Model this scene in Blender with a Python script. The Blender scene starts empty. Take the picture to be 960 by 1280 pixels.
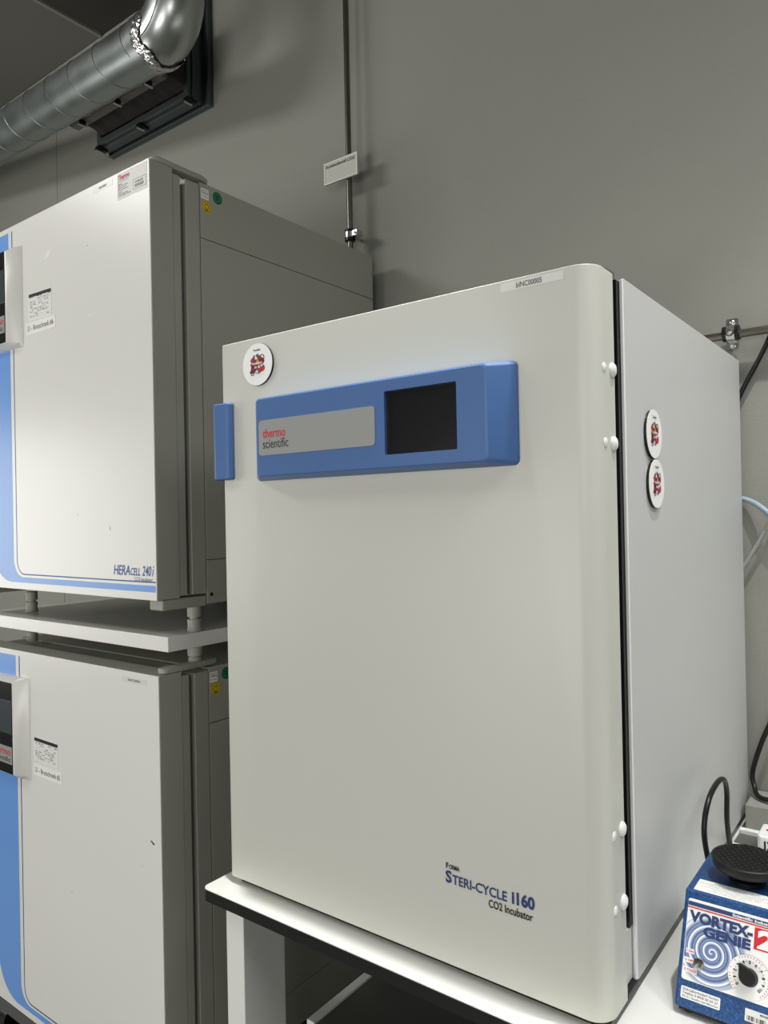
import bpy, bmesh, math, random
from mathutils import Vector, Matrix
random.seed(7)
SC = bpy.context.scene
COL = SC.collection
PI = math.pi

# ------------------------------------------------------------------ camera
yaw, pit, rol, FPX = -0.6447, 0.0049, -0.0199, 925.98
F = Vector((math.sin(yaw)*math.cos(pit), math.cos(yaw)*math.cos(pit), math.sin(pit)))
R = Vector((math.cos(yaw), -math.sin(yaw), 0)); U = R.cross(F)
R2 = math.cos(rol)*R+math.sin(rol)*U; U2 = -math.sin(rol)*R+math.cos(rol)*U
cd = bpy.data.cameras.new('camera'); cam = bpy.data.objects.new('camera', cd); COL.objects.link(cam)
M3 = Matrix((R2, U2, -F)).transposed()
cam.matrix_world = Matrix.Translation((0, 0, 1.38)) @ M3.to_4x4()
cd.sensor_fit = 'AUTO'; cd.sensor_width = 36; cd.lens = FPX/1280*36; cd.clip_start = .02
SC.camera = cam
# ------------------------------------------------------------------ world, lamps, added fills, exposure
W = bpy.data.worlds.new('world'); SC.world = W; W.use_nodes = True
W.node_tree.nodes['Background'].inputs[0].default_value = (.9, .95, 1, 1)
W.node_tree.nodes['Background'].inputs[1].default_value = .05
SC.view_settings.view_transform = 'Standard'; SC.view_settings.look = 'None'
SC.view_settings.exposure = 0.0; SC.view_settings.gamma = 1; SC.view_settings.use_curve_mapping = False
def area(name, loc, target, sx, sy, power, color=(1, .98, .94), spread=PI):
    d = bpy.data.lights.new(name, 'AREA'); d.shape = 'RECTANGLE'; d.size = sx; d.size_y = sy
    d.energy = power; d.color = color; d.spread = spread
    o = bpy.data.objects.new(name, d); COL.objects.link(o); o.location = loc
    o.rotation_euler = (Vector(target)-Vector(loc)).to_track_quat('-Z', 'Y').to_euler()
    return o
area('lamp_left', (-2.9, -.5, 3.1), (-1.7, 1, 1.6), 1.1, .35, 19, (1, .99, .96))
area('fill_side', (-4.2, -.3, 1.3), (-1.6, 1, 1), 1.2, 1.2, 21, (1, .99, .96))  # added fill to brighten the stacked incubator fronts, no known fixture
area('fill_front', (-1.5, -2.6, .9), (-1.0, 1, 1.0), 1.6, 1.0, 38, (1, .99, .96))  # added low fill standing in for light bounced back by the room
area('fill_front_high', (-.4, -3.2, 1.5), (-.7, 1, 1.3), 2.4, 1.2, 10, (1, .99, .96))  # weak added frontal fill
area('fill_front_right', (.6, -1.6, 1.7), (-.5, 1, 1.3), .8, .8, 15, (1, .99, .97))  # added fill for the bench leg and the rounded door corner
area('fill_high_right', (1.2, 1.0, 3.2), (.2, 1.2, 1), .3, .8, 6, (.97, .99, 1), math.radians(90))  # added fill for the right side of the large incubator
area('ceiling_lamp_middle', (.9, .1, 3.1), (.3, .9, 1.1), .25, 1.1, 5.5, (.97, .99, 1), math.radians(95))
def downlight(name, loc, target, power, ang, r, blend=.5):
    d = bpy.data.lights.new(name, 'SPOT'); d.energy = power; d.spot_size = math.radians(ang); d.spot_blend = blend
    d.shadow_soft_size = r; d.color = (1, .985, .95)
    o = bpy.data.objects.new(name, d); COL.objects.link(o); o.location = loc
    o.rotation_euler = (Vector(target)-o.location).to_track_quat('-Z', 'Y').to_euler()
downlight('overhead_spot', (-.74, .805, 3.25), (-.74, .80, .74), 200, 25, .032)
downlight('overhead_spot', (.15, 1.0, 3.25), (-.1, 1.1, .74), 120, 60, .03)  # added spot brightening the bench around the mixer, no known fitting

# ------------------------------------------------------------------ materials
def lin(c):
    return tuple(((v/255)/12.92 if v <= 10 else ((v/255+.055)/1.055)**2.4) for v in c)+(1,)
def mat(name, rgb, rough=.5, metal=0., spec=.5, noise=0, nscale=8, bump=0, bscale=200, coat=0, trans=0, ior=1.45):
    m = bpy.data.materials.new(name); m.use_nodes = True; nt = m.node_tree; b = nt.nodes['Principled BSDF']
    c = lin(rgb); b.inputs['Base Color'].default_value = c
    b.inputs['Roughness'].default_value = rough; b.inputs['Metallic'].default_value = metal
    b.inputs['Specular IOR Level'].default_value = spec; b.inputs['Coat Weight'].default_value = coat
    b.inputs['Transmission Weight'].default_value = trans; b.inputs['IOR'].default_value = ior
    tc = nt.nodes.new('ShaderNodeTexCoord')
    if noise:
        n = nt.nodes.new('ShaderNodeTexNoise'); n.inputs['Scale'].default_value = nscale; n.inputs['Detail'].default_value = 5
        nt.links.new(tc.outputs['Object'], n.inputs['Vector'])
        mx = nt.nodes.new('ShaderNodeMix'); mx.data_type = 'RGBA'
        mx.inputs[6].default_value = tuple(v*(1-noise) for v in c[:3])+(1,)
        mx.inputs[7].default_value = tuple(min(1, v*(1+noise)) for v in c[:3])+(1,)
        nt.links.new(n.outputs['Fac'], mx.inputs[0]); nt.links.new(mx.outputs[2], b.inputs['Base Color'])
        if metal > .5:
            mr = nt.nodes.new('ShaderNodeMapRange'); mr.inputs[3].default_value = rough-.1; mr.inputs[4].default_value = rough+.15
            nt.links.new(n.outputs['Fac'], mr.inputs[0]); nt.links.new(mr.outputs[0], b.inputs['Roughness'])
    if bump:
        n2 = nt.nodes.new('ShaderNodeTexNoise'); n2.inputs['Scale'].default_value = bscale; n2.inputs['Detail'].default_value = 3
        nt.links.new(tc.outputs['Object'], n2.inputs['Vector'])
        bp = nt.nodes.new('ShaderNodeBump'); bp.inputs['Strength'].default_value = bump; bp.inputs['Distance'].default_value = .002
        nt.links.new(n2.outputs['Fac'], bp.inputs['Height']); nt.links.new(bp.outputs[0], b.inputs['Normal'])
    return m
M = dict(
 wall=mat('wall_paint', (146, 146, 138), .75, noise=.03, nscale=3, bump=.25, bscale=260),
 ceil=mat('ceiling_panel', (120, 119, 113), .55, noise=.04, nscale=2),
 ceil2=mat('dark_ceiling_panel', (66, 64, 58), .7, noise=.04, nscale=2),
 trimm=mat('ceiling_trim', (150, 148, 140), .4),
 floor=mat('floor_vinyl', (92, 94, 93), .4, noise=.06, nscale=4),
 door=mat('warm_white_powder_coat', (203, 203, 194), .38, noise=.012, nscale=3, bump=.03, bscale=900),
 body=mat('grey_white_powder_coat', (200, 201, 199), .36, noise=.012, nscale=3, bump=.03, bscale=900),
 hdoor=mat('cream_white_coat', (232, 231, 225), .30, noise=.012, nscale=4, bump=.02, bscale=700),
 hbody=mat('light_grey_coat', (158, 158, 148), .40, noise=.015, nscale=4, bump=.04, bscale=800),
 white=mat('white_laminate', (235, 235, 230), .35, noise=.01),
 cap=mat('white_plastic', (238, 238, 236), .3),
 black=mat('black_rubber', (12, 12, 13), .5, noise=.2, nscale=40),
 edge=mat('black_edge_band', (22, 23, 22), .45),
 gask=mat('black_gasket', (14, 14, 14), .35),
 dgrey=mat('dark_grey_plastic', (92, 92, 88), .45),
 blue=mat('blue_plastic', (72, 107, 160), .42, noise=.03, nscale=30, bump=.05, bscale=900),
 hblue=mat('blue_print', (110, 160, 228), .35),
 navy=mat('navy_print', (40, 62, 110), .5),
 mid=mat('midblue_print', (62, 98, 158), .5),
 ink=mat('black_print', (22, 22, 24), .6),
 gink=mat('grey_print', (110, 110, 112), .6),
 red=mat('red_print', (206, 40, 48), .5),
 dred=mat('dark_red_print', (132, 34, 32), .5),
 orange=mat('orange_print', (214, 140, 70), .5),
 paper=mat('paper', (240, 240, 236), .6, noise=.015, nscale=60),
 foil=mat('clear_label_tape', (222, 222, 216), .3),
 plate=mat('grey_name_plate', (150, 152, 149), .45),
 screen=mat('black_glass', (22, 23, 25), .22, spec=.8),
 dpanel=mat('charcoal_panel', (38, 42, 46), .3),
 dpanel2=mat('slate_display', (66, 72, 76), .25),
 yellow=mat('yellow_sticker', (222, 190, 30), .5),
 olive=mat('olive_print', (120, 100, 20), .5),
 green=mat('green_sticker', (28, 122, 84), .5),
 dgreen=mat('dark_green_print', (12, 60, 44), .5),
 galv=mat('galvanized_steel', (165, 172, 172), .34, metal=.92, noise=.14, nscale=9),
 galv2=mat('galvanized_elbow', (190, 194, 192), .28, metal=.95, noise=.1, nscale=7),
 foilt=mat('crinkled_foil_tape', (215, 215, 212), .22, metal=.95, bump=1, bscale=90),
 steel=mat('brushed_steel', (122, 119, 112), .33, metal=1),
 chrome=mat('zinc_steel', (200, 200, 198), .25, metal=1),
 flange=mat('dark_steel_flange', (84, 92, 92), .5, metal=.35, noise=.1, nscale=12),
 fabric=mat('dark_flexible_fabric', (62, 56, 57), .8, noise=.18, nscale=6, bump=.6, bscale=12),
 rail=mat('dull_brown_rail', (112, 108, 102), .6, noise=.1, nscale=10),
 hose=mat('pale_blue_hose', (150, 170, 182), .3, noise=.1),
 tube=mat('clear_tube', (200, 204, 204), .15, trans=.6),
 sign=mat('sign_plate', (196, 196, 186), .4),
 cable=mat('black_cable', (12, 12, 13), .35),
)
def vortex_blue():
    m = mat('speckled_blue_paint', (28, 74, 128), .4); nt = m.node_tree; b = nt.nodes['Principled BSDF']
    tc = nt.nodes.new('ShaderNodeTexCoord'); n = nt.nodes.new('ShaderNodeTexNoise')
    n.inputs['Scale'].default_value = 420; n.inputs['Detail'].default_value = 4; n.inputs['Roughness'].default_value = .7
    nt.links.new(tc.outputs['Object'], n.inputs['Vector'])
    r = nt.nodes.new('ShaderNodeValToRGB'); e = r.color_ramp.elements
    e[0].position = .36; e[0].color = lin((20, 54, 102)); e[1].position = .56; e[1].color = lin((30, 78, 134))
    k = e.new(.74); k.color = lin((92, 132, 176))
    nt.links.new(n.outputs['Fac'], r.inputs[0]); nt.links.new(r.outputs[0], b.inputs['Base Color'])
    return m
M['vblue'] = vortex_blue()
def spiral_mat():
    # printed whirl: polar coordinates about the object's own origin
    m = mat('whirl_print', (120, 140, 180), .35); nt = m.node_tree; b = nt.nodes['Principled BSDF']; L = nt.links.new
    tc = nt.nodes.new('ShaderNodeTexCoord'); sp = nt.nodes.new('ShaderNodeSeparateXYZ'); L(tc.outputs['Object'], sp.inputs[0])
    def mth(op, a, c=None):
        n = nt.nodes.new('ShaderNodeMath'); n.operation = op
        for i, v in enumerate((a, c)):
            if v is None: continue
            if isinstance(v, (int, float)): n.inputs[i].default_value = v
            else: L(v, n.inputs[i])
        return n.outputs[0]
    r = mth('SQRT', mth('ADD', mth('POWER', sp.outputs[0], 2), mth('POWER', sp.outputs[1], 2)))
    a = mth('ARCTAN2', sp.outputs[1], sp.outputs[0])
    s = mth('FRACT', mth('ADD', mth('MULTIPLY', mth('POWER', r, .8), 62.), mth('DIVIDE', a, 2*PI)))
    rp = nt.nodes.new('ShaderNodeValToRGB'); e = rp.color_ramp.elements
    e[0].position = 0; e[0].color = lin((240, 244, 250)); e[1].position = 1; e[1].color = lin((228, 234, 244))
    for p, c in ((.13, (232, 238, 248)), (.2, (84, 104, 148)), (.42, (140, 156, 190)), (.62, (66, 88, 136)), (.86, (160, 174, 202))):
        k = e.new(p); k.color = lin(c)
    L(s, rp.inputs[0])
    rr = nt.nodes.new('ShaderNodeMapRange'); rr.inputs[1].default_value = .034; rr.inputs[2].default_value = .046; L(r, rr.inputs[0])
    mx = nt.nodes.new('ShaderNodeMix'); mx.data_type = 'RGBA'; L(rr.outputs[0], mx.inputs[0]); L(rp.outputs[0], mx.inputs[6])
    mx.inputs[7].default_value = lin((236, 238, 242)); L(mx.outputs[2], b.inputs['Base Color'])
    return m
M['whirl'] = spiral_mat()

# ------------------------------------------------------------------ helpers
def thing(name, label, cat, loc=(0, 0, 0), group=None):
    o = bpy.data.objects.new(name, None); COL.objects.link(o); o.location = loc; o.empty_display_size = .05
    o['label'] = label; o['category'] = cat
    if group: o['group'] = group
    return o
def link(name, me, mats, parent=None, bevel=0, seg=3, smooth=False):
    if not isinstance(mats, (list, tuple)): mats = [mats]
    for m in mats: me.materials.append(m if not isinstance(m, str) else M[m])
    o = bpy.data.objects.new(name, me); COL.objects.link(o)
    if parent is not None:
        o.parent = parent
        w = Vector((0, 0, 0)); p = parent
        while p is not None: w += p.location; p = p.parent
        for v in me.vertices: v.co -= w
    if bevel:
        b = o.modifiers.new('bevel', 'BEVEL'); b.width = bevel; b.segments = seg; b.limit_method = 'ANGLE'
        b.angle_limit = math.radians(40); b.harden_normals = True
    if bevel or smooth:
        for p in me.polygons: p.use_smooth = True
    if smooth == 'angle':
        me.set_sharp_from_angle(angle=math.radians(40))
    return o
def tomesh(bm, name):
    bmesh.ops.recalc_face_normals(bm, faces=bm.faces[:])
    me = bpy.data.meshes.new(name); bm.to_mesh(me); bm.free(); return me
def addbox(bm, x0, x1, y0, y1, z0, z1):
    vs = [bm.verts.new(p) for p in ((x0, y0, z0), (x1, y0, z0), (x1, y1, z0), (x0, y1, z0), (x0, y0, z1), (x1, y0, z1), (x1, y1, z1), (x0, y1, z1))]
    for f in ((0, 3, 2, 1), (4, 5, 6, 7), (0, 1, 5, 4), (1, 2, 6, 5), (2, 3, 7, 6), (3, 0, 4, 7)): bm.faces.new([vs[i] for i in f])
def box(name, m, parent, x0, x1, y0, y1, z0, z1, bevel=0, seg=3):
    bm = bmesh.new(); addbox(bm, x0, x1, y0, y1, z0, z1); return link(name, tomesh(bm, name), m, parent, bevel, seg)
def boxes(name, m, parent, lst, bevel=0):
    bm = bmesh.new()
    for b in lst: addbox(bm, *b)
    return link(name, tomesh(bm, name), m, parent, bevel)
def prism(name, m, parent, pts, fn, h0, h1, bevel=0, smooth='angle', seg=3):
    """closed 2-D outline pts extruded; fn(a,b,h) -> 3-D point"""
    bm = bmesh.new(); lo = [bm.verts.new(fn(a, b, h0)) for a, b in pts]; hi = [bm.verts.new(fn(a, b, h1)) for a, b in pts]
    n = len(pts); bm.faces.new(lo); bm.faces.new(hi)
    for i in range(n): bm.faces.new((lo[i], lo[(i+1) % n], hi[(i+1) % n], hi[i]))
    return link(name, tomesh(bm, name), m, parent, bevel, seg, smooth=smooth)
XY = lambda a, b, h: (a, b, h)
def arc(cx, cy, r, a0, a1, n):
    return [(cx+r*math.cos(math.radians(a0+(a1-a0)*i/n)), cy+r*math.sin(math.radians(a0+(a1-a0)*i/n))) for i in range(n+1)]
def rrect(x0, x1, y0, y1, r, n=5):
    if not isinstance(r, (list, tuple)): r = [r]*4   # bl, br, tr, tl
    return (arc(x0+r[0], y0+r[0], r[0], 180, 270, n)+arc(x1-r[1], y0+r[1], r[1], 270, 360, n)
            + arc(x1-r[2], y1-r[2], r[2], 0, 90, n)+arc(x0+r[3], y1-r[3], r[3], 90, 180, n))
class Frame:
    def __init__(s, O, U, V):
        s.O, s.U, s.V = Vector(O), Vector(U).normalized(), Vector(V).normalized(); s.N = s.U.cross(s.V)
    def p(s, u, v, n=0): return s.O+s.U*u+s.V*v+s.N*n
def FRONT(y): return Frame((0, y, 0), (1, 0, 0), (0, 0, 1))      # u=x v=z, faces -y
def SIDE(x): return Frame((x, 0, 0), (0, 1, 0), (0, 0, 1))       # u=y v=z, faces +x
def patch(name, m, parent, fr, polys, n0=0, t=.0004, smooth=False):
    """thin printed / stuck-on shapes: list of outlines (or (outline, mat index))"""
    bm = bmesh.new()
    for pl in polys:
        mi = 0
        if isinstance(pl, tuple): pl, mi = pl
        lo = [bm.verts.new(fr.p(a, b, n0)) for a, b in pl]; hi = [bm.verts.new(fr.p(a, b, n0+t)) for a, b in pl]
        n = len(pl); fs = [bm.faces.new(hi), bm.faces.new(lo[::-1])]
        for i in range(n): fs.append(bm.faces.new((lo[i], lo[(i+1) % n], hi[(i+1) % n], hi[i])))
        for f in fs: f.material_index = mi
    me = bpy.data.meshes.new(name); bmesh.ops.recalc_face_normals(bm, faces=bm.faces[:]); bm.to_mesh(me); bm.free()
    return link(name, me, m, parent)
def rc(u0, u1, v0, v1): return [(u0, v0), (u1, v0), (u1, v1), (u0, v1)]
def ringpoly(cx, cy, r0, r1, a0=0, a1=360, n=32, ky=1):
    out = []
    for i in range(n):
        b0 = math.radians(a0+(a1-a0)*i/n); b1 = math.radians(a0+(a1-a0)*(i+1)/n)
        out.append([(cx+r0*math.cos(b0), cy+ky*r0*math.sin(b0)), (cx+r1*math.cos(b0), cy+ky*r1*math.sin(b0)), (cx+r1*math.cos(b1), cy+ky*r1*math.sin(b1)), (cx+r0*math.cos(b1), cy+ky*r0*math.sin(b1))])
    return out
def glyphs(s, bold=0, space=1):
    c = bpy.data.curves.new('lettering', 'FONT'); c.body = s; c.size = 1; c.resolution_u = 3; c.offset = bold; c.space_character = space
    o = bpy.data.objects.new('lettering', c); COL.objects.link(o)
    bpy.context.view_layer.update()
    me = bpy.data.meshes.new_from_object(o.evaluated_get(bpy.context.evaluated_depsgraph_get()))
    vs = [v.co.copy() for v in me.vertices]; fs = [tuple(p.vertices) for p in me.polygons]
    bpy.data.objects.remove(o); bpy.data.curves.remove(c); bpy.data.meshes.remove(me)
    return vs, fs
def letters(lines, m, parent, fr, n0=.0006, name='lettering'):
    """lines: (text, u0, u1, v0, v1[, bold, shear, rot]) each fitted to its box"""
    V, Fc = [], []
    for ln in lines:
        s, u0, u1, v0, v1 = ln[:5]; bold = ln[5] if len(ln) > 5 else 0; sh = ln[6] if len(ln) > 6 else 0; rot = ln[7] if len(ln) > 7 else 0
        vs, fs = glyphs(s, bold)
        if not vs: continue
        xs = [v.x for v in vs]; ys = [v.y for v in vs]; ax, bx, ay, by = min(xs), max(xs), min(ys), max(ys); k = len(V)
        cu, cv = (u0+u1)/2, (v0+v1)/2
        for v in vs:
            b = v0+(v.y-ay)/(by-ay)*(v1-v0); a = u0+(v.x-ax)/(bx-ax)*(u1-u0)+sh*(b-v0)
            if rot: da, db = a-cu, b-cv; a = cu+da*math.cos(rot)-db*math.sin(rot); b = cv+da*math.sin(rot)+db*math.cos(rot)
            V.append(fr.p(a, b, n0))
        Fc += [tuple(i+k for i in f) for f in fs]
    me = bpy.data.meshes.new(name); me.from_pydata(V, [], Fc); me.update()
    return link(name, me, m, parent)
def tube(name, m, parent, pts, r, n=12, caps=True, smooth=True, spl=0):
    pts = [Vector(p) for p in pts]
    if spl:
        q = []; P = [pts[0]]+pts+[pts[-1]]
        for i in range(1, len(P)-2):
            for k in range(spl):
                t = k/spl; a, b, c, d = P[i-1], P[i], P[i+1], P[i+2]
                q.append(.5*((2*b)+(c-a)*t+(2*a-5*b+4*c-d)*t*t+(3*b-a-3*c+d)*t**3))
        q.append(pts[-1]); pts = q
    bm = bmesh.new(); prev = None; ref = None; rr = r if callable(r) else (lambda i: r)
    for i, p in enumerate(pts):
        d = (pts[min(i+1, len(pts)-1)]-pts[max(i-1, 0)]).normalized()
        if ref is None: ref = d.orthogonal().normalized()
        ref = (ref-d*ref.dot(d)).normalized(); bi = d.cross(ref)
        ring = [bm.verts.new(p+(ref*math.cos(2*PI*k/n)+bi*math.sin(2*PI*k/n))*rr(i)) for k in range(n)]
        if prev:
            for k in range(n): bm.faces.new((prev[k], prev[(k+1) % n], ring[(k+1) % n], ring[k]))
        elif caps: bm.faces.new(ring)
        prev = ring
    if caps: bm.faces.new(prev)
    return link(name, tomesh(bm, name), m, parent, smooth='angle' if smooth else False)
def lathe(name, m, parent, c, prof, axis=(0, 0, 1), n=28):
    """prof: (radius, height) list"""
    A = Vector(axis).normalized(); X = A.orthogonal().normalized(); Y = A.cross(X); c = Vector(c)
    bm = bmesh.new(); prev = None
    for r, h in prof:
        ring = [bm.verts.new(c+A*h+(X*math.cos(2*PI*k/n)+Y*math.sin(2*PI*k/n))*max(r, 1e-5)) for k in range(n)]
        if prev:
            for k in range(n): bm.faces.new((prev[k], prev[(k+1) % n], ring[(k+1) % n], ring[k]))
        else: bm.faces.new(ring)
        prev = ring
    bm.faces.new(prev)
    return link(name, tomesh(bm, name), m, parent, smooth='angle')

# ------------------------------------------------------------------ the room
WY = 1.72; CZ = 3.337
def struct(o): o['kind'] = 'structure'; return o
X0, X1, Y0 = -4.6, 3.2, -3.6
struct(box('floor', 'floor', None, X0, X1, Y0, WY, -.05, 0))
wb = struct(box('wall_back', 'wall', None, X0, X1, WY+.012, WY+.1, 0, CZ+.1))
box('wall_board', 'wall', wb, X0, -3.0245, WY, WY+.012, 0, CZ)
box('wall_board', 'wall', wb, -3.0215, X1, WY, WY+.012, 0, CZ)
struct(box('wall_left', 'wall', None, X0-.1, X0, Y0, WY, 0, CZ))
struct(box('wall_right', 'wall', None, X1, X1+.1, Y0, WY, 0, CZ))
struct(box('wall_front', 'wall', None, X0, X1, Y0-.1, Y0, 0, CZ))
ce = struct(box('ceiling', 'ceil', None, X0-.1, X1+.1, Y0-.1, WY+.1, CZ+.02, CZ+.12))
edges_x = [X0, -3.88, -2.672, -1.46, -.25, .96, 2.17, X1]
for i in range(7):
    box('ceiling_panel', 'ceil' if i != 2 else 'ceil2', ce, edges_x[i]+(.004 if i != 2 else .020), edges_x[i+1]-.010, Y0, WY-.002, CZ, CZ+.018)
struct(box('trim_1', 'trimm', None, -2.679, -2.664, Y0, WY-.003, CZ-.006, CZ+.010, .001))

# ------------------------------------------------------------------ ventilation opening with flexible connector
vent = thing('ventilation_connector', 'dark rectangular vent flange with fabric connector high on the wall behind the round duct', 'vent', (-2.3, 1.66, 2.85))
def frame_ring(name, m, xa, xb, za, zb, w, ya, yb, bev=.0015):
    bm = bmesh.new()
    for b in ((xa, xb, ya, yb, za, za+w), (xa, xb, ya, yb, zb-w, zb), (xa, xa+w, ya, yb, za+w, zb-w), (xb-w, xb, ya, yb, za+w, zb-w)): addbox(bm, *b)
    return link(name, tomesh(bm, name), m, vent, bev)
frame_ring('wall_flange', 'flange', -2.605, -2.0, 2.816, 3.25, .045, WY-.006, WY-.0005)
frame_ring('flange_lip', 'flange', -2.603, -2.0, 2.817, 3.248, .004, WY-.022, WY-.007)
frame_ring('inner_rail', 'flange', -2.59, -2.03, 2.825, 3.24, .018, 1.655, 1.69)
frame_ring('inner_rail', 'flange', -2.585, -2.036, 2.832, 3.23, .022, 1.636, 1.650)
frame_ring('inner_rail', 'flange', -2.580, -2.042, 2.845, 3.22, .016, 1.66, 1.713)
frame_ring('outer_rail', 'rail', -2.575, -2.040, 2.855, 3.06, .028, 1.525, 1.555)
# fabric box between the rails, slightly slack
bm = bmesh.new(); nx, ny = 28, 6
xa, xb, za, zb = -2.562, -2.050, 2.868, 3.05
def sag(u, t): return .006*math.sin(u*17)+.004*math.sin(u*41+1)+.010*math.sin(t*PI)
loop = []
for i in range(nx+1): loop.append((xa+(xb-xa)*i/nx, za, 0))
for i in range(1, 11): loop.append((xb, za+(zb-za)*i/10, 1))
for i in range(1, nx+1): loop.append((xb-(xb-xa)*i/nx, zb, 2))
for i in range(1, 10): loop.append((xa, zb-(zb-za)*i/10, 3))
rows = []
for j in range(ny+1):
    t = j/ny; y = 1.540+(1.645-1.540)*t; row = []
    for k, (x, z, s) in enumerate(loop):
        a = sag(k/8, t)*(math.sin(t*PI)**.5 if 0 < t < 1 else 0)
        row.append(bm.verts.new((x+(-a if s == 1 else (a if s == 3 else 0)), y, z+(a if s == 0 else (-a if s == 2 else 0)))))
    rows.append(row)
for j in range(ny):
    for k in range(len(loop)):
        bm.faces.new((rows[j][k], rows[j][(k+1) % len(loop)], rows[j+1][(k+1) % len(loop)], rows[j+1][k]))
link('fabric_sleeve', tomesh(bm, 'fabric_sleeve'), 'fabric', vent, smooth=True)
box('end_plate', 'rail', vent, -2.574, -2.042, 1.517, 1.5245, 2.857, 3.058)
for (cx, cy, cz) in ((-2.575, 1.635, 2.822), (-2.31, 1.635, 2.822), (-2.04, 1.635, 2.822), (-2.50, 1.52, 2.851), (-2.28, 1.52, 2.851), (-2.10, 1.52, 2.851)):
    w_ = .012 if cy > 1.6 else .007; l_ = .034 if cy > 1.6 else .016
    cl = box('flange_clamp', 'gask', vent, cx-w_, cx+w_, cy-.006, cy+l_, cz-.008, cz+.006, .002)
    tube('clamp_bolt', 'chrome', cl, [(cx, cy-.014, cz-.012), (cx, cy+.02, cz-.012)], .0045, 8)

# ------------------------------------------------------------------ round spiral duct
duct = thing('round_duct', 'round galvanized spiral duct rising to a shiny elbow at the top left', 'duct', (-1.85, 1.378, 2.838))
A = Vector((-1.849, 1.378, 2.818)); Bq = Vector((-3.037, 1.486, 2.950)); D = (Bq-A).normalized(); RD = .077
E0 = A+D*.0; E1 = A+D*1.75
tube('duct_pipe', 'galv', duct, [E0, E1], RD, 56)
ref = D.orthogonal().normalized(); bi = D.cross(ref); hp = []
for i in range(0, 9*28):
    t = i/28*.175+.06
    a = 2*PI*i/28; hp.append(E0+D*t+(ref*math.cos(a)+bi*math.sin(a))*(RD+.0006))
tube('spiral_seam', 'galv', duct, hp, .0016, 6)
# elbow: from -D to straight up, made of gores
up = Vector((0, 0, 1)); d0 = -D; br = .092
nrm = (up-d0*up.dot(d0)).normalized(); cen = A+nrm*br; ang = math.acos(d0.dot(up))
K = 24; pts = []
for i in range(K+1):
    th = ang*i/K; pts.append(cen-nrm*br*math.cos(th)+d0*br*math.sin(th))
end = pts[-1]
side = d0.cross(nrm).normalized()
def elbow_ring(i, r, a):
    th = ang*i/K; out = (pts[i]-cen).normalized()
    return pts[i]+side*r*math.cos(a)+out*r*math.sin(a)
bm = bmesh.new(); prev = None
for i in range(K+1):
    ring = [bm.verts.new(elbow_ring(i, RD+.003, 2*PI*k/56)) for k in range(56)]
    if prev:
        for k in range(56): bm.faces.new((prev[k], prev[(k+1) % 56], ring[(k+1) % 56], ring[k]))
    prev = ring
link('elbow', tomesh(bm, 'elbow'), 'galv2', duct, smooth=True)
for a_ in (math.radians(25), math.radians(155)):
    tube('elbow_seam', 'galv', duct, [elbow_ring(i, RD+.0035, a_) for i in range(K+1)], .0016, 6)
tube('riser_pipe', 'galv', duct, [end, Vector((end.x, end.y, CZ+.015))], RD+.002, 48, caps=False)
lathe('joint_collar', 'galv', duct, A+D*.028, [(RD+.001, -.03), (RD+.005, -.029), (RD+.005, .019), (RD+.001, .02)], D, 56)
bm = bmesh.new(); rows = []; n = 72
for j in range(9):
    h = -.052+j*.0055; row = []
    for k in range(n):
        a = 2*PI*k/n; hh = h+(.010*math.sin(a*5)+.006*random.uniform(-1, 1))*(1 if j in (0, 8) else .3)
        rr = RD+.0055+(.0045*random.random() if 0 < j < 8 else 0)
        row.append(bm.verts.new(A+D*(.02+hh)+(ref*math.cos(a)+bi*math.sin(a))*rr))
    rows.append(row)
for j in range(8):
    for k in range(n): bm.faces.new((rows[j][k], rows[j][(k+1) % n], rows[j+1][(k+1) % n], rows[j+1][k]))
ft = link('foil_tape', tomesh(bm, 'foil_tape'), 'foilt', duct); ft['label'] = 'crinkled shiny foil tape'

# ------------------------------------------------------------------ wall pipes, sign, cables
gp = thing('gas_pipe', 'thin vertical steel gas pipe running down the wall from the ceiling', 'pipe', (-1.357, 1.675, 2.15))
tube('pipe_run', 'steel', gp, [(-1.357, 1.668, 2.12), (-1.357, 1.668, CZ-.001)], .0085, 16)
def clamp(parent, c, vertical):
    c = Vector(c)
    ax = (0, 0, 1) if vertical else (1, 0, 0)
    lathe('clamp_ring', 'chrome', parent, c, [(.013, -.008), (.0165, -.008), (.0165, .008), (.013, .008)], ax, 24)
    lathe('rubber_liner', 'gask', parent, c, [(.0095, -.017), (.0158, -.016), (.0158, .016), (.0095, .017)], ax, 24)
    return c
clamp(gp, (-1.357, 1.668, 2.195), True)
bx_ = boxes('clamp_ear', 'chrome', gp, [(-1.339, -1.322, 1.655, 1.681, 2.187, 2.203)], .001)
tube('clamp_screw', 'chrome', gp, [(-1.330, 1.648, 2.195), (-1.330, 1.688, 2.195)], .004, 8)
tube('clamp_stud', 'chrome', gp, [(-1.357, 1.685, 2.195), (-1.357, WY, 2.195)], .005, 8)
sg = thing('pipe_sign', 'small rectangular white sign mounted on the vertical gas pipe', 'sign', (-1.36, 1.65, 2.38))
fs_ = FRONT(1.650)
patch('sign_plate', 'sign', sg, FRONT(1.657), [rrect(-1.437, -1.312, 2.357, 2.420, .002)], 0, .006)
patch('sign_frame', 'white', sg, FRONT(1.651), [rc(-1.437, -1.312, 2.357, 2.360), rc(-1.437, -1.312, 2.417, 2.420), rc(-1.437, -1.434, 2.36, 2.417), rc(-1.315, -1.312, 2.36, 2.417)], 0, .0015)
letters([('Kohlendioxid CO2', -1.428, -1.321, 2.403, 2.412, .01)], 'ink', sg, fs_)

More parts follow.
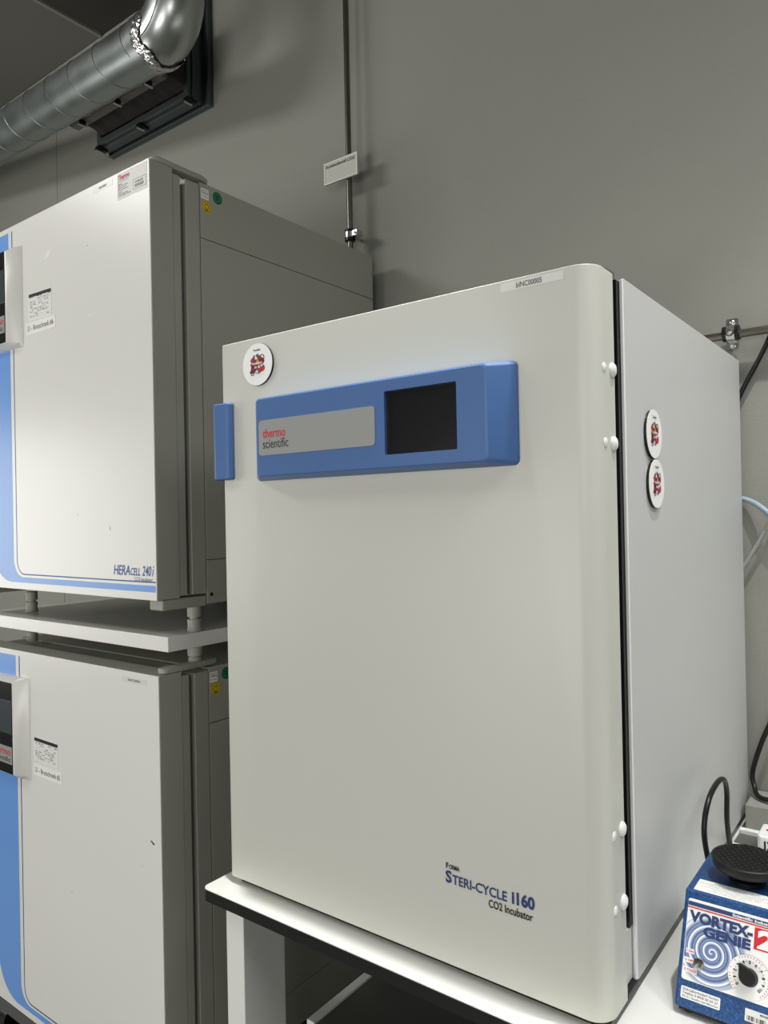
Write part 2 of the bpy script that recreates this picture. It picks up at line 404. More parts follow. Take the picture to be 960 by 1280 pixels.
hp_ = thing('wall_pipe', 'horizontal steel pipe with a clamp on the wall behind the large incubator', 'pipe', (-.34, 1.68, 1.748))
tube('pipe_run', 'steel', hp_, [(-1.15, 1.685, 1.742), (1.6, 1.685, 1.752)], .0085, 16)
clamp(hp_, (-.345, 1.685, 1.748), False)
patch('clamp_plate', 'chrome', hp_, FRONT(1.697), [rrect(-.357, -.333, 1.716, 1.781, .004)], 0, .003)
for z in (1.724, 1.772): lathe('clamp_screw', 'chrome', hp_, (-.345, 1.694, z), [(.0055, 0), (.0055, .003), (.003, .005), (.0, .005)], (0, -1, 0), 12)
lathe('clamp_nut', 'chrome', hp_, (-.345, 1.670, 1.748), [(.009, 0), (.009, .004), (.006, .009), (0, .010)], (0, -1, 0), 16)
def tag(o, label, cat, group=None):
    o['label'] = label; o['category'] = cat
    if group: o['group'] = group
    return o
tag(tube('power_cable', 'cable', None, [(-.20, 1.708, 1.90), (-.245, 1.708, 1.81), (-.285, 1.706, 1.715), (-.337, 1.706, 1.615), (-.365, 1.708, 1.53), (-.375, 1.71, 1.46)], .0048, 10, spl=8), 'black cable slanting down the wall from the horizontal pipe', 'cable')
hs = [(-.40, 1.710, 1.405), (-.333, 1.708, 1.400), (-.289, 1.690, 1.375), (-.255, 1.690, 1.33), (-.24, 1.695, 1.27)]
ho = tag(tube('ribbed_hose', 'hose', None, hs, lambda i: .0052+(.0006 if i % 2 else 0), 12, spl=26), 'pale blue ribbed hose on the wall right of the large incubator', 'hose')
tag(tube('clear_tube', 'tube', None, [(-.25, 1.70, 1.41), (-.272, 1.70, 1.372), (-.30, 1.70, 1.318), (-.335, 1.70, 1.256), (-.38, 1.705, 1.18)], .004, 10, spl=6), 'thin clear tube slanting on the wall below the ribbed hose', 'tube')
tag(tube('wall_cable', 'cable', None, [(-.26, 1.69, 1.03), (-.286, 1.685, .945), (-.305, 1.68, .895), (-.322, 1.68, .835), (-.318, 1.672, .808), (-.305, 1.65, .796), (-.27, 1.64, .797), (-.16, 1.65, .798)], .0048, 10, spl=8), 'black cable hanging in a loop down to the power strip', 'cable')

# ------------------------------------------------------------------ counter
ct = thing('lab_bench', 'white lab bench with a black edge carrying the large incubator', 'bench', (-.3, 1.2, 0))
zt = .736
outl = arc(-1.047+.012, .8405+.012, .012, 180, 270, 6)+[(2.2, .8405), (2.2, 1.712), (-1.047, 1.712)]
prism('edge_band', 'edge', ct, outl, XY, zt-.022, zt-.0022, .0008)
prism('bench_top', 'white', ct, outl, XY, zt-.0022, zt, .0006)
for (x0, x1, y0, y1) in ((-1.0105, -.9665, .862, .960), (-1.0105, -.9665, 1.55, 1.65), (1.2, 1.245, .862, .96), (1.2, 1.245, 1.55, 1.65)):
    box('leg', 'white', ct, x0, x1, y0, y1, .0, zt-.0222, .0015)
boxes('under_rail', 'white', ct, [(-1.006, -.971, .96, 1.55, .68, zt-.0225), (-.966, 1.2, 1.60, 1.64, .66, zt-.0225)])
box('back_filler', 'wall', ct, -.325, 2.19, 1.615, 1.7115, zt+.0002, zt+.052, .002)  # added grey filler over the bench back, not a known bench part
# undercounter cabinet
uc = thing('undercounter_cabinet', 'low cabinet with a pale rimmed top standing in shadow under the bench', 'cabinet', (-.6, 1.3, 0))
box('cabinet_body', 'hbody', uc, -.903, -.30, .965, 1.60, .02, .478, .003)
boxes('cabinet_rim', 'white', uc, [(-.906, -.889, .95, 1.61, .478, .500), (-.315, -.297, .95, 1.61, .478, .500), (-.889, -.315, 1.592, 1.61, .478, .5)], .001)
box('cabinet_top', 'dgrey', uc, -.8885, -.3155, .95, 1.5915, .478, .496)  # shade under the bench is put into this dark grey top
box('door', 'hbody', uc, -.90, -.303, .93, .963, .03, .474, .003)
box('foot_rail', 'gask', uc, -.88, -.32, .98, 1.58, 0, .02)

# ------------------------------------------------------------------ large incubator (right)
inc = thing('incubator', 'large white incubator with a wide blue control panel standing on the bench', 'incubator', (-.67, 1.3, .737))
dz0, dz1 = .748, 1.688
XL, XR, YF = -1.017, -.3345, .8812
prof = arc(XL+.004, YF+.004, .004, 180, 270, 4)+arc(XR-.029, YF+.029, .029, 270, 360, 16)+[(XR, .949), (XL, .949)]
door = prism('door', 'door', inc, prof, XY, dz0, dz1, .0018, seg=2)
box('gasket', 'gask', inc, -1.0, -.352, .950, .9745, .828, 1.684)
box('lower_plate', 'body', inc, -1.0, -.3412, .950, .9845, .757, .8265)
box('seal_frame', 'gask', inc, -1.005, -.3398, .975, .9869, .8275, 1.688)
# body: shell with separate side panel having a folded front edge
box('body_shell', 'body', inc, -1.012, -.338, .987, 1.699, .753, 1.690, .002)
sp_ = boxes('side_panel', 'body', inc, [(-.3378, -.3345, .990, 1.700, .753, 1.692)], .0012)
sf_ = boxes('panel_edge', 'cap', inc, [(-.3395, -.3348, .9852, .9898, .755, 1.690)], .0012)
box('base_rail', 'gask', inc, -1.005, -.3375, .895, 1.69, .7368, .7475)
box('corner_bracket', 'edge', inc, -.372, -.3345, .9505, .990, .7476, .7555, .001)
prism('hinge_cover', 'dgrey', inc, [(-.47, .955), (-.43, .925)]+arc(-.385, .965, .040, 270, 350, 8)+[(-.345, .986), (-.47, .986)], XY, 1.6885, 1.7015, .002)
box('hinge', 'edge', inc, -.352, -.344, .954, .972, 1.585, 1.63, .002)
box('hinge', 'edge', inc, -.352, -.344, .954, .970, .85, .88, .002)
for z in (1.602, 1.64): tube('hinge_pin', 'gask', inc, [(-.352, .966, z-.012), (-.352, .966, z+.012)], .006, 12)
for z in (1.561, 1.4665, .973, .880):
    lathe('screw_cap', 'cap', inc, (XR, .9375, z), [(.0095, 0), (.0093, .002), (.007, .0042), (.0035, .0054), (0, .0058)], (1, 0, 0), 24)
    lathe('small_cap', 'cap', inc, (XR, .9105, z), [(.0062, -.0003), (.0060, .0006), (.0042, .0016), (0, .002)], (1, 0, 0), 20)
# control panel: truncated block
bm = bmesh.new()
def ring_at(x0, x1, z0, z1, y, r, n=4):
    return [bm.verts.new((a, y, b)) for a, b in rrect(x0, x1, z0, z1, r, n)]
px0, px1, pz0, pz1 = -.930, -.4385, 1.4425, 1.580
ra = ring_at(px0, px1, pz0, pz1, YF-.0002, .008); rb = ring_at(px0+.004, px1-.001, pz0+.0008, pz1-.0008, YF-.006, .008)
rcx = ring_at(px0+.034, px1-.028, pz0+.0045, pz1-.0045, YF-.034, .007); rd = ring_at(px0+.038, px1-.031, pz0+.007, pz1-.007, YF-.0355, .006)
# screen opening recessed
sx0, sx1, sz0, sz1 = -.632, -.512, 1.4665, 1.557
nx0, nx1, nz0, nz1 = -.888, -.649, 1.4815, 1.5385
for a, b in ((ra, rb), (rb, rcx), (rcx, rd)):
    n = len(a)
    for k in range(n): bm.faces.new((a[k], a[(k+1) % n], b[(k+1) % n], b[k]))
bm.faces.new(ra)
rs = ring_at(sx0, sx1, sz0, sz1, YF-.0355, .002); rs2 = ring_at(sx0, sx1, sz0, sz1, YF-.0285, .002)
n = len(rd)
# face between rd (outer) and rs (inner hole): same vertex count -> quads
for k in range(n): bm.faces.new((rd[k], rd[(k+1) % n], rs[(k+1) % n], rs[k]))
for k in range(n): bm.faces.new((rs[k], rs[(k+1) % n], rs2[(k+1) % n], rs2[k]))
bm.faces.new(rs2)
cp = link('control_panel', tomesh(bm, 'control_panel'), 'blue', inc, smooth='angle'); cp.data.set_sharp_from_angle(angle=math.radians(16)); cp['label'] = 'blue wedge-ended control panel'
fp = FRONT(YF-.0355)
patch('name_plate', 'plate', cp, fp, [rrect(nx0, nx1, nz0, nz1, .006)], 0, .0008)
patch('display_screen', 'screen', cp, FRONT(YF-.029), [rc(sx0+.0004, sx1-.0004, sz0+.0004, sz1-.0004)], 0, .001)
letters([('thermo', -.8785, -.8275, 1.5095, 1.5245, .012)], 'red', cp, fp, .0012)
letters([('scientific', -.8785, -.8215, 1.4925, 1.5075, -.004)], 'ink', cp, fp, .0012)
# handle wrapped round the left door edge
hprof = arc(-1.017, .876, .012, 180, 290, 8)+arc(-.995, .874, .0075, 270, 360, 5)+[(-.9875, .8808), (-1.0172, .8808), (-1.0172, .915), (-1.029, .915)]
prism('door_handle', 'blue', inc, hprof, XY, 1.448, 1.582, .003)['label'] = 'blue grip on the left door edge'
fd = FRONT(YF)
patch('asset_label', 'foil', inc, fd, [rc(-.4615, -.3735, 1.6725, 1.6835)])
letters([('bINC00005', -.4385, -.4025, 1.6745, 1.6815, 0)], 'ink', inc, fd, .0008)
letters([('S', -.5665, -.5565, .8635, .881, .03), ('TERI-CYCLE', -.5555, -.4705, .8635, .877, .02), ('i160', -.4635, -.4305, .8635, .881, .04)], 'navy', inc, fd, .0008)
letters([('F', -.5655, -.5615, .8835, .8915, .03), ('ORMA', -.5605, -.5435, .8835, .890, .03)], 'ink', inc, fd, .0008)
letters([('CO2 Incubator', -.4985, -.4335, .8485, .8595, .02)], 'ink', inc, fd, .0008)

# round magnets with a splashy print
def magnet(label, fr, cu, cv, r):
    t = thing('round_magnet', label, 'magnet', fr.p(cu, cv), 'round white magnets with a red splash print')
    o = patch('magnet_disc', 'paper', t, fr, [arc(cu, cv, r, 0, 360, 40)[:-1]], .0042, .0006)
    patch('magnet_back', 'gask', t, fr, [arc(cu, cv-.0006, r-.0003, 0, 360, 40)[:-1]], .0002, .004)
    rnd = random.Random(5); pol = []
    names = ['dred', 'red', 'navy', 'orange', 'gink', 'ink']
    def blob(u, v, rad, mi):
        k = rnd.randint(7, 10); pol.append(([(cu+u*r+rad*r*rnd.uniform(.55, 1.1)*math.cos(2*PI*i/k), cv+v*r+rad*r*rnd.uniform(.55, 1.1)*math.sin(2*PI*i/k)) for i in range(k)], mi))
    layers = []
    for i in range(46): blob(rnd.uniform(-.40, .42), rnd.uniform(-.34, .34), rnd.uniform(.08, .18), 0 if i % 4 else 1)
    for i in range(9): blob(rnd.uniform(-.25, .25), rnd.choice((-.45, .38))+rnd.uniform(-.08, .08), rnd.uniform(.04, .09), 4 if i % 2 else 2)
    for i in range(22): blob(rnd.uniform(-.4, .42), rnd.uniform(-.34, .34), rnd.uniform(.04, .09), 5 if i % 2 else 2)
    for i in range(3): blob(rnd.uniform(-.15, .1), rnd.uniform(.1, .25), .08, 3)
    bm_n = 0
    me_ = None
    o2 = None
    # stacked a hair apart so that the shapes do not coincide
    bm = bmesh.new()
    for i, (pl, mi) in enumerate(pol):
        f = bm.faces.new([bm.verts.new(fr.p(a, b, .0049+i*.000006)) for a, b in pl]); f.material_index = mi
    for i in range(24):
        a0 = 2*PI*i/24; 
        for (ou, ov, rr, mi) in ((.33, .28, .17, 0), (-.32, -.38, .13, 5)):
            f = bm.faces.new([bm.verts.new(fr.p(cu+(ou+q*math.cos(w))*r, cv+(ov+q*math.sin(w))*r, .0053)) for q, w in ((rr, a0), (rr*.72, a0), (rr*.72, a0+2*PI/24), (rr, a0+2*PI/24))]); f.material_index = mi
    me = bpy.data.meshes.new('splash_print'); bm.to_mesh(me); bm.free(); link('splash_print', me, names, t)
    letters([('Incubators', cu-.33*r, cu+.36*r, cv-.0*r, cv+.13*r, .02)], 'paper', t, fr, .0056)
    letters([('for life', cu-.18*r, cu+.22*r, cv-.19*r, cv-.06*r, .02)], 'paper', t, fr, .0056)
    letters([('ThermoFisher', cu-.24*r, cu+.24*r, cv+.64*r, cv+.73*r, .04)], 'ink', t, fr, .0056)
    return t
magnet('round white magnet with a red print at the top left of the large incubator door', fd, -.9215, 1.6405, .0355)
fsd = SIDE(XR)
magnet('upper round white magnet on the right side of the large incubator', fsd, 1.0945, 1.4905, .0355)
magnet('lower round white magnet on the right side of the large incubator', fsd, 1.1010, 1.4185, .0355)

# ------------------------------------------------------------------ stacked incubators (left)
HX, HY, HL = -1.2725, .921, -2.075
def hera(dz, upper):
    lab = 'upper white incubator with a blue stripe, standing on the white stacking board' if upper else 'lower white incubator with a blue stripe under the white stacking board'
    t = thing('incubator', lab, 'incubator', (-1.67, 1.3, 1.2+dz))
    zb, zt_ = 1.216+dz, 2.117+dz
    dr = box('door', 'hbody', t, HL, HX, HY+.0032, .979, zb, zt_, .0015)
    box('door_front', 'hdoor', dr, HL, HX, HY, HY+.0030, zb, zt_, .001)
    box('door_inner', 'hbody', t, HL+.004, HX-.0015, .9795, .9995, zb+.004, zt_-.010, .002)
    box('gasket', 'dgrey', t, HL+.01, HX-.010, 1.0, 1.011, zb+.006, zt_-.022)
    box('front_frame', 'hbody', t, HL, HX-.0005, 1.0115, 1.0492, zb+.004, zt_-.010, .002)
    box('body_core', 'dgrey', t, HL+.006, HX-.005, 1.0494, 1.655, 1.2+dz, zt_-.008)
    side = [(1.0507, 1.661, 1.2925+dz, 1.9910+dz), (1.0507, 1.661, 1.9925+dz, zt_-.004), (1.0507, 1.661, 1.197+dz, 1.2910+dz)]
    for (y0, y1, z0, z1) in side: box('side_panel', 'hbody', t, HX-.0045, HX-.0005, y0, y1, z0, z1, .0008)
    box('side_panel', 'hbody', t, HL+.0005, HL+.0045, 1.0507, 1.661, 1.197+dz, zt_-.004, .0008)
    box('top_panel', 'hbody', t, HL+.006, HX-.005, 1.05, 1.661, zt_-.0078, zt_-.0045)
    box('base_bracket', 'hbody', t, HX-.045, HX-.001, .935, 1.0495, 1.193+dz, 1.2155+dz, .004)
    box('base_bracket', 'hbody', t, HL+.001, HL+.045, .935, 1.0495, 1.193+dz, 1.2155+dz, .004)
    lathe('screw', 'gask', t, (HX-.0005, 1.0625, 1.2165+dz), [(.0042, 0), (.0038, .0012), (0, .0015)], (1, 0, 0), 14)
    lathe('screw', 'gask', t, (HX-.0005, 1.108, 1.208+dz), [(.0035, 0), (.003, .0012), (0, .0015)], (1, 0, 0), 14)
    # hinge arm on top
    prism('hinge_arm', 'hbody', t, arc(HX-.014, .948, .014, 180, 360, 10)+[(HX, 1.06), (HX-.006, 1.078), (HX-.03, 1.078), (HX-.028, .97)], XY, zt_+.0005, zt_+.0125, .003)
    # feet
    for fx in (HX-.02, HL+.10):
        for fy in (1.030, 1.60):
            b0 = 1.195+dz; 
            if upper:
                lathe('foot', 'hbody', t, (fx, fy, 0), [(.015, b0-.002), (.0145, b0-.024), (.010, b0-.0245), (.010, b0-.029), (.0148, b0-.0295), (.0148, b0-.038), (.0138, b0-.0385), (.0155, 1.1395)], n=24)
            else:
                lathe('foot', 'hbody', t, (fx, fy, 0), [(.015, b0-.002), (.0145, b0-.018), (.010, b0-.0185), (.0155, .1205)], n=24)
    # printed stripes
    f = FRONT(HY); zo = dz
    xl, xb_, zlo = -1.962, -1.850, 1.233+zo
    out = []
    N = 10
    outer = arc(xl+.10, zlo+.10, .10, 180, 270, N); inner = arc(xb_+.045, 1.2465+zo+.045, .045, 180, 270, N)
    bands = [rc(xl, xb_, zlo+.10, 2.104+zo)]
    # curved corner between the straight upright and the strip
    io = [(xb_, zlo+.10)]+inner
    oo = [(xl, zlo+.10)]+outer
    poly = oo+[(-1.275, zlo)]+[(-1.275, 1.2465+zo)]+inner[::-1]+[(xb_, zlo+.10)]
    bands.append(poly)
    patch('blue_stripe', 'hblue', t, f, bands, 0, .0003)
    w = .0048; lx = -1.8345; lz = 1.2520+zo
    li = arc(lx+.036, lz+.036, .036, 180, 270, N); lo_ = arc(lx+.036, lz+.036, .036-w*.6, 270, 180, N)
    line = [(lx, 2.104+zo)]+li+[(-1.275, lz), (-1.275, lz+w*.6)]+lo_[:]+[(lx+w*.9, 2.104+zo)]
    patch('thin_line', 'navy' if not upper else 'mid', t, f, [line], 0, .0003)
    if upper or True:
        letters([('HERA', -1.4205, -1.362, 1.2655+zo, 1.2865+zo, .014, .18), ('CELL', -1.361, -1.3265, 1.2655+zo, 1.2815+zo, .014, .18), ('240', -1.3195, -1.2905, 1.2655+zo, 1.2865+zo, .014, .18), ('i', -1.2865, -1.2835, 1.2655+zo, 1.2865+zo, .0, .25)], 'mid', t, f, .0005)
        letters([('CO2 Incubator', -1.3465, -1.284, 1.2548+zo, 1.2625+zo, .0)], 'gink', t, f, .0005)
    # control module
    mz0, mz1 = (1.811, 2.058) if upper else (.753, 1.000)
    mx1 = -1.783
    prof_m = [(-2.05, HY-.0002), (-2.05, HY-.020), (-2.04, HY-.0245), (-1.822, HY-.0245), (-1.817, HY-.0225), (mx1-.003, HY-.004), (mx1, HY-.0002)]
    bm = bmesh.new(); rings = []
    for (zz, k) in ((mz0, 0.), (mz0+.012, 1.), (mz1-.012, 1.), (mz1, 0.)):
        rings.append([bm.verts.new((a-(0 if k else .0), HY-.0002-(HY-.0002-b)*(k if k else .35), zz)) for a, b in prof_m])
    n = len(prof_m)
    for q in range(3):
        for k in range(n): bm.faces.new((rings[q][k], rings[q][(k+1) % n], rings[q+1][(k+1) % n], rings[q+1][k]))
    bm.faces.new(rings[0]); bm.faces.new(rings[-1])
    mod = link('control_module', tomesh(bm, 'control_module'), 'hdoor', t, smooth='angle')
    fm = FRONT(HY-.0245)
    patch('black_panel', 'screen', mod, fm, [rc(-2.035, -1.8225, mz0+.012, mz1-.012)], 0, .0008)
    patch('display_screen', 'dpanel2', mod, fm, [rc(-2.01, -1.8235, mz0+.110, mz0+.190)], .0009, .0008)
    patch('name_plate', 'plate', mod, fm, [rc(-2.0, -1.8240, mz0+.036, mz0+.078)], .0009, .0008)
    letters([('thermo', -1.92, -1.830, mz0+.057, mz0+.074, .01)], 'red', mod, fm, .002)
    letters([('scientific', -1.93, -1.830, mz0+.041, mz0+.053, .0)], 'ink', mod, fm, .002)
    # papers on the front
    rnd = random.Random(3+upper)
    if upper: pu0, pu1, pz0_, pz1_ = -1.757, -1.654, 1.868, 1.932; tu0, tu1, tz0, tz1 = -1.770, -1.637, 1.834, 1.863; no = '#6'
    else: pu0, pu1, pz0_, pz1_ = -1.766, -1.659, .806, .862; tu0, tu1, tz0, tz1 = -1.770, -1.643, .769, .797; no = '#5'
    fr2 = Frame(f.p(pu0, pz0_), (1, 0, -.03 if upper else -.01), (0.03 if upper else .01, 0, 1))
    pw, ph = pu1-pu0, pz1_-pz0_
    patch('log_sheet', 'paper', t, fr2, [rc(0, pw, 0, ph)], .0002, .0004)['label'] = 'small handwritten log sheet'
    ln = []
    for r_ in range(9):
        v = ph*.80-r_*ph*.09; ln.append(rc(.004, pw-.004, v, v+.0005))
    for r_ in range(9):
        u = .006
        while u < pw-.014:
            l = rnd.uniform(.003, .013)
            if rnd.random() < .6: v = ph*.80-r_*ph*.09+.0025; ln.append([(u, v), (u+l, v+rnd.uniform(-.001, .001)), (u+l, v+.0012), (u, v+.0018)])
            u += l+.004
    patch('handwriting', 'gink', t, fr2, ln, .0007, .0001)
    patch('sheet_header', 'ink', t, fr2, [rc(.001, pw-.001, ph-.009, ph-.001)], .0007, .0001)
    fr3 = Frame(f.p(tu0, tz0), (1, 0, .0), (0, 0, 1))
    patch('number_label', 'paper', t, fr3, [rc(0, tu1-tu0, 0, tz1-tz0)], .0002, .0004)
    letters([('S1 - Brutschrank '+no, .008, tu1-tu0-.008, .0075, tz1-tz0-.0075, .0)], 'ink', t, fr3, .0008)
    # asset label near the top
    au = (-1.474, -1.399) if upper else (-1.400, -1.311)
    az = (2.098, 2.110) if upper else (1.0395, 1.0515)
    patch('asset_label', 'foil', t, f, [rc(au[0], au[1], az[0], az[1])], 0, .0004)
    letters([('bINC0000'+('2' if upper else '4'), au[0]+.024, au[1]-.022, az[0]+.0035, az[1]-.0035, .02)], 'gink', t, f, .0006)
    if upper:
        patch('type_plate', 'paper', t, f, [rc(-1.382, -1.2785, 2.058, 2.113)], 0, .0005)['label'] = 'white type plate with red lettering'
        letters([('Thermo', -1.3785, -1.338, 2.0985, 2.1095, .03)], 'red', t, f, .0008)
        l = [('ELECTRON CORPORATION', -1.3785, -1.342, 2.0945, 2.0965)]
        for i, (wd, s) in enumerate(((.012, 'HERAcell'), (.034, '240i  230 V  50 Hz'), (.028, '0.65 kW  6.0 A'), (.036, 'Made in Germany'), (.014, 'Type'), (.034, 'Robert Bosch Str'), (.044, 'Langenselbold 63505'))):
            v = 2.0885-i*.0042; l.append((s, -1.3785, -1.3785+wd, v, v+.0024, .02))
        letters(l, 'ink', t, f, .0008)
        bars = ringpoly(0, 0, 0, 0, n=0)
        bars += [rc(-1.325, -1.2815, 2.0655, 2.066), rc(-1.325, -1.2815, 2.0855, 2.086), rc(-1.325, -1.3245, 2.0655, 2.086), rc(-1.282, -1.2815, 2.0655, 2.086)]
        u = -1.319
        while u < -1.290: bars.append(rc(u, u+rnd.choice((.0005, .001)), 2.069, 2.0755)); u += rnd.choice((.0016, .0022))
        patch('barcode', 'ink', t, f, bars, .0006, .0001)
        letters([('SN 40812345', -1.318, -1.292, 2.078, 2.0815, .02)], 'ink', t, f, .0008)
    # stickers on the side
    s = SIDE(HX-.0005)
    patch('inspection_label', 'paper', t, s, [rc(1.0535, 1.0745, 2.079+zo, 2.1015+zo)], 0, .0004)
    letters([('DGUV V3', 1.0555, 1.0725, 2.0955+zo, 2.0985+zo, .02), ('Pruefung', 1.0555, 1.0725, 2.090+zo, 2.094+zo, .04), ('bestanden', 1.0555, 1.0725, 2.0835+zo, 2.0865+zo, .0)], 'ink', t, s, .0006)
    patch('round_sticker', 'yellow', t, s, [arc(1.0685, 2.0640+zo, .0135, 0, 360, 28)[:-1]], 0, .0004)['label'] = 'yellow round inspection sticker'
    patch('sticker_print', 'olive', t, s, ringpoly(1.0685, 2.0640+zo, .0108, .0120, n=24)+ringpoly(1.0685, 2.064+zo, .0048, .0062, n=16)+[rc(1.066, 1.0675, 2.0675+zo, 2.0715+zo), rc(1.0695, 1.071, 2.0675+zo, 2.0715+zo), rc(1.064, 1.073, 2.0545+zo, 2.0575+zo)], .0005, .0001)
    patch('round_sticker', 'green', t, s, [arc(1.0995, 2.0925+zo, .0135, 0, 360, 28)[:-1]], 0, .0004)['label'] = 'green round inspection sticker'
    patch('sticker_print', 'dgreen', t, s, ringpoly(1.0995, 2.0925+zo, .0108, .0120, n=24)+[rc(1.0945, 1.1045, 2.0945+zo, 2.0975+zo), rc(1.096, 1.103, 2.0875+zo, 2.0905+zo), rc(1.094, 1.105, 2.0915+zo, 2.0925+zo)], .0005, .0001)
    return t
hu = hera(0, True)
hl = hera(-1.054, False)
f = FRONT(HY)
# scuffs, tape and a painted glint on the doors
patch('scuff_mark', 'ink', hl, f, [[(-1.307, .724), (-1.303, .7235), (-1.295, .7195), (-1.296, .7165), (-1.300, .7175), (-1.303, .7205), (-1.307, .7215)], rc(-1.338, -1.3365, .662, .6635), rc(-1.61, -1.608, .53, .5315)], 0, .0003)
patch('scuff_mark', 'gink', hu, f, [rc(-1.5, -1.498, 1.99, 1.992), rc(-1.557, -1.555, 1.395, 1.397), rc(-1.432, -1.4305, 1.36, 1.368)], 0, .0003)
patch('glint_and_tape', 'paper', hu, f, [[(-1.684, 1.998), (-1.657, 2.006), (-1.653, 2.018), (-1.668, 2.016)], [(-1.50, 1.833), (-1.487, 1.835), (-1.486, 1.838), (-1.50, 1.837)]], 0, .0003)  # upper patch is a lamp glint painted in white, lower one tape

# stacking board between them, feet of the board on the lower unit
sb = thing('stacking_board', 'thick white board lying between the two stacked incubators', 'board', (-1.67, 1.3, 1.108))
box('board_plate', 'hdoor', sb, -2.10, -1.2715, .9455, 1.66, 1.1080, 1.1392, .0012)
for fx in (HX-.02, HL+.10):
    for fy in (1.030, 1.60):
        low = 1.0755 if fx > -1.5 and fy < 1.2 else 1.0595
        lathe('foot', 'hbody', sb, (fx, fy, 0), [(.0170, 1.1079), (.0150, 1.087), (.0135, 1.0865), (.0115, 1.0855), (.0115, 1.0845), (.0138, 1.084), (.0138, low)], n=24)
# plinth below
pl = thing('plinth', 'dark low stand on the floor beneath the lower stacked incubator', 'stand', (-1.67, 1.3, 0))
boxes('stand_frame', 'dgrey', pl, [(-2.10, -1.26, .95, 1.66, .09, .12)], .002)
for (x, y) in ((-2.05, 1.0), (-1.31, 1.0), (-2.05, 1.6), (-1.31, 1.6)):
    tube('caster', 'gask', pl, [(x-.015, y, .036), (x+.015, y, .036)], .036, 18)
    box('caster_fork', 'chrome', pl, x-.02, x+.02, y-.012, y+.012, .073, .09)

# ------------------------------------------------------------------ vortex mixer
vx = thing('vortex_mixer', 'blue speckled vortex mixer with a black rubber platform beside the large incubator', 'mixer', (-.224, 1.06, .737))
VX0, VX1 = -.2855, -.1635
YZ = lambda a, b, h: (h, a, b)
vp = [(.9775, .7455), (1.0415, .8685), (1.176, .8685), (1.186, .856), (1.186, .7455)]
prism('housing', 'vblue', vx, vp, YZ, VX0, VX1, .0028)
boxes('rubber_base', 'gask', vx, [(VX0+.004, VX1-.004, .984, 1.18, .7395, .7455)])
for x in (VX0+.014, VX1-.014):
    for y in (.996, 1.168): lathe('foot', 'gask', vx, (x, y, .7362), [(.009, 0), (.009, .006)], n=16)
fv = Frame((VX0, .9775, .7455), (1, 0, 0), (0, .064, .124))
# face sticker
face = patch('face_label', 'paper', vx, fv, [rrect(.0055, .1175, .0325, .1285, .003)], .0001, .0005)
# whirl print: own origin at the centre of the whirl
wc = (.039, .0715)
def rot_obj(o, fr, cu, cv):
    pass
mw = Matrix((fv.U, fv.V, fv.N)).transposed().to_4x4(); mw.translation = fv.p(wc[0], wc[1], .0008)
bm = bmesh.new(); outl_ = []
for k in range(64):
    a = 2*PI*k/64; x = .046*math.cos(a); y = .040*math.sin(a)
    x = max(x, .0062-wc[0]); y = max(y, .0333-wc[1]); y = min(y, .1145-wc[1]); outl_.append((x, y))
bm.faces.new([bm.verts.new((a, b, 0)) for a, b in outl_])
me = bpy.data.meshes.new('whirl_print'); bm.to_mesh(me); bm.free(); me.materials.append(M['whirl'])
wo = bpy.data.objects.new('whirl_print', me); COL.objects.link(wo); wo.parent = vx
wo.matrix_local = Matrix.Translation(-vx.location) @ mw
patch('navy_bar', 'navy', vx, fv, [rc(.0058, .1172, .1200, .1250)], .0006, .0004)
patch('red_bar', 'red', vx, fv, [rc(.0058, .1172, .1172, .1187)], .0006, .0004)
letters([('Scientific Industries', .0600, .1130, .1208, .1242, .03)], 'paper', vx, fv, .0013)
letters([('VORTEX-', .0085, .0850, .1010, .1148, .055)], 'navy', vx, fv, .0013)
letters([('GENIE', .0270, .0835, .0875, .1000, .055)], 'navy', vx, fv, .0013)
patch('red_square', 'red', vx, fv, [rc(.0868, .1160, .0908, .1158)], .0006, .0004)
letters([('2', .0905, .1125, .0925, .1145, .05)], 'paper', vx, fv, .0013)
patch('switch_tags', 'paper', vx, fv, [rc(.0085, .0185, .0635, .0690), rc(.0070, .0180, .0525, .0585), rc(.0065, .0235, .0415, .0475)], .0010, .0002)
letters([('I ON', .0095, .0178, .0648, .0678, .03), ('O OFF', .0080, .0178, .0540, .0570, .03), ('O TOUCH', .0080, .0228, .0430, .0460, .03)], 'red', vx, fv, .0014)
# toggle switch
sc = fv.p(.0250, .0545)
lathe('switch_nut', 'steel', vx, sc, [(.0068, .0005), (.0068, .0025), (.0042, .0030), (.0040, .007), (.0022, .0072), (.0, .0072)], fv.N, 8)
tube('switch_lever', 'chrome', vx, [sc+fv.N*.006, sc+fv.N*.010-fv.V*.002, sc+fv.N*.016-fv.V*.006], lambda i: (.0015, .0018, .0026)[i], 10)
# dial
dc = (.0838, .0580)
patch('dial_plate', 'paper', vx, fv, [arc(dc[0], dc[1], .0243, 0, 360, 48)[:-1]], .0011, .0003)
dl = ringpoly(dc[0], dc[1], .0243, .0246, -42, 222, 48)+ringpoly(dc[0], dc[1], .0172, .0174, -42, 222, 48)
rt = []
for i in range(11):
    a = math.radians(220-26*i)
    if i < 10:
        b = a-math.radians(13); q = (math.cos(b), math.sin(b)); p_ = (-q[1]*.00012, q[0]*.00012)
        dl.append([(dc[0]+q[0]*.0162+p_[0], dc[1]+q[1]*.0162+p_[1]), (dc[0]+q[0]*.0162-p_[0], dc[1]+q[1]*.0162-p_[1]), (dc[0]+q[0]*.0195-p_[0], dc[1]+q[1]*.0195-p_[1]), (dc[0]+q[0]*.0195+p_[0], dc[1]+q[1]*.0195+p_[1])])
patch('dial_lines', 'gink', vx, fv, dl, .0015, .0001)
tx = []
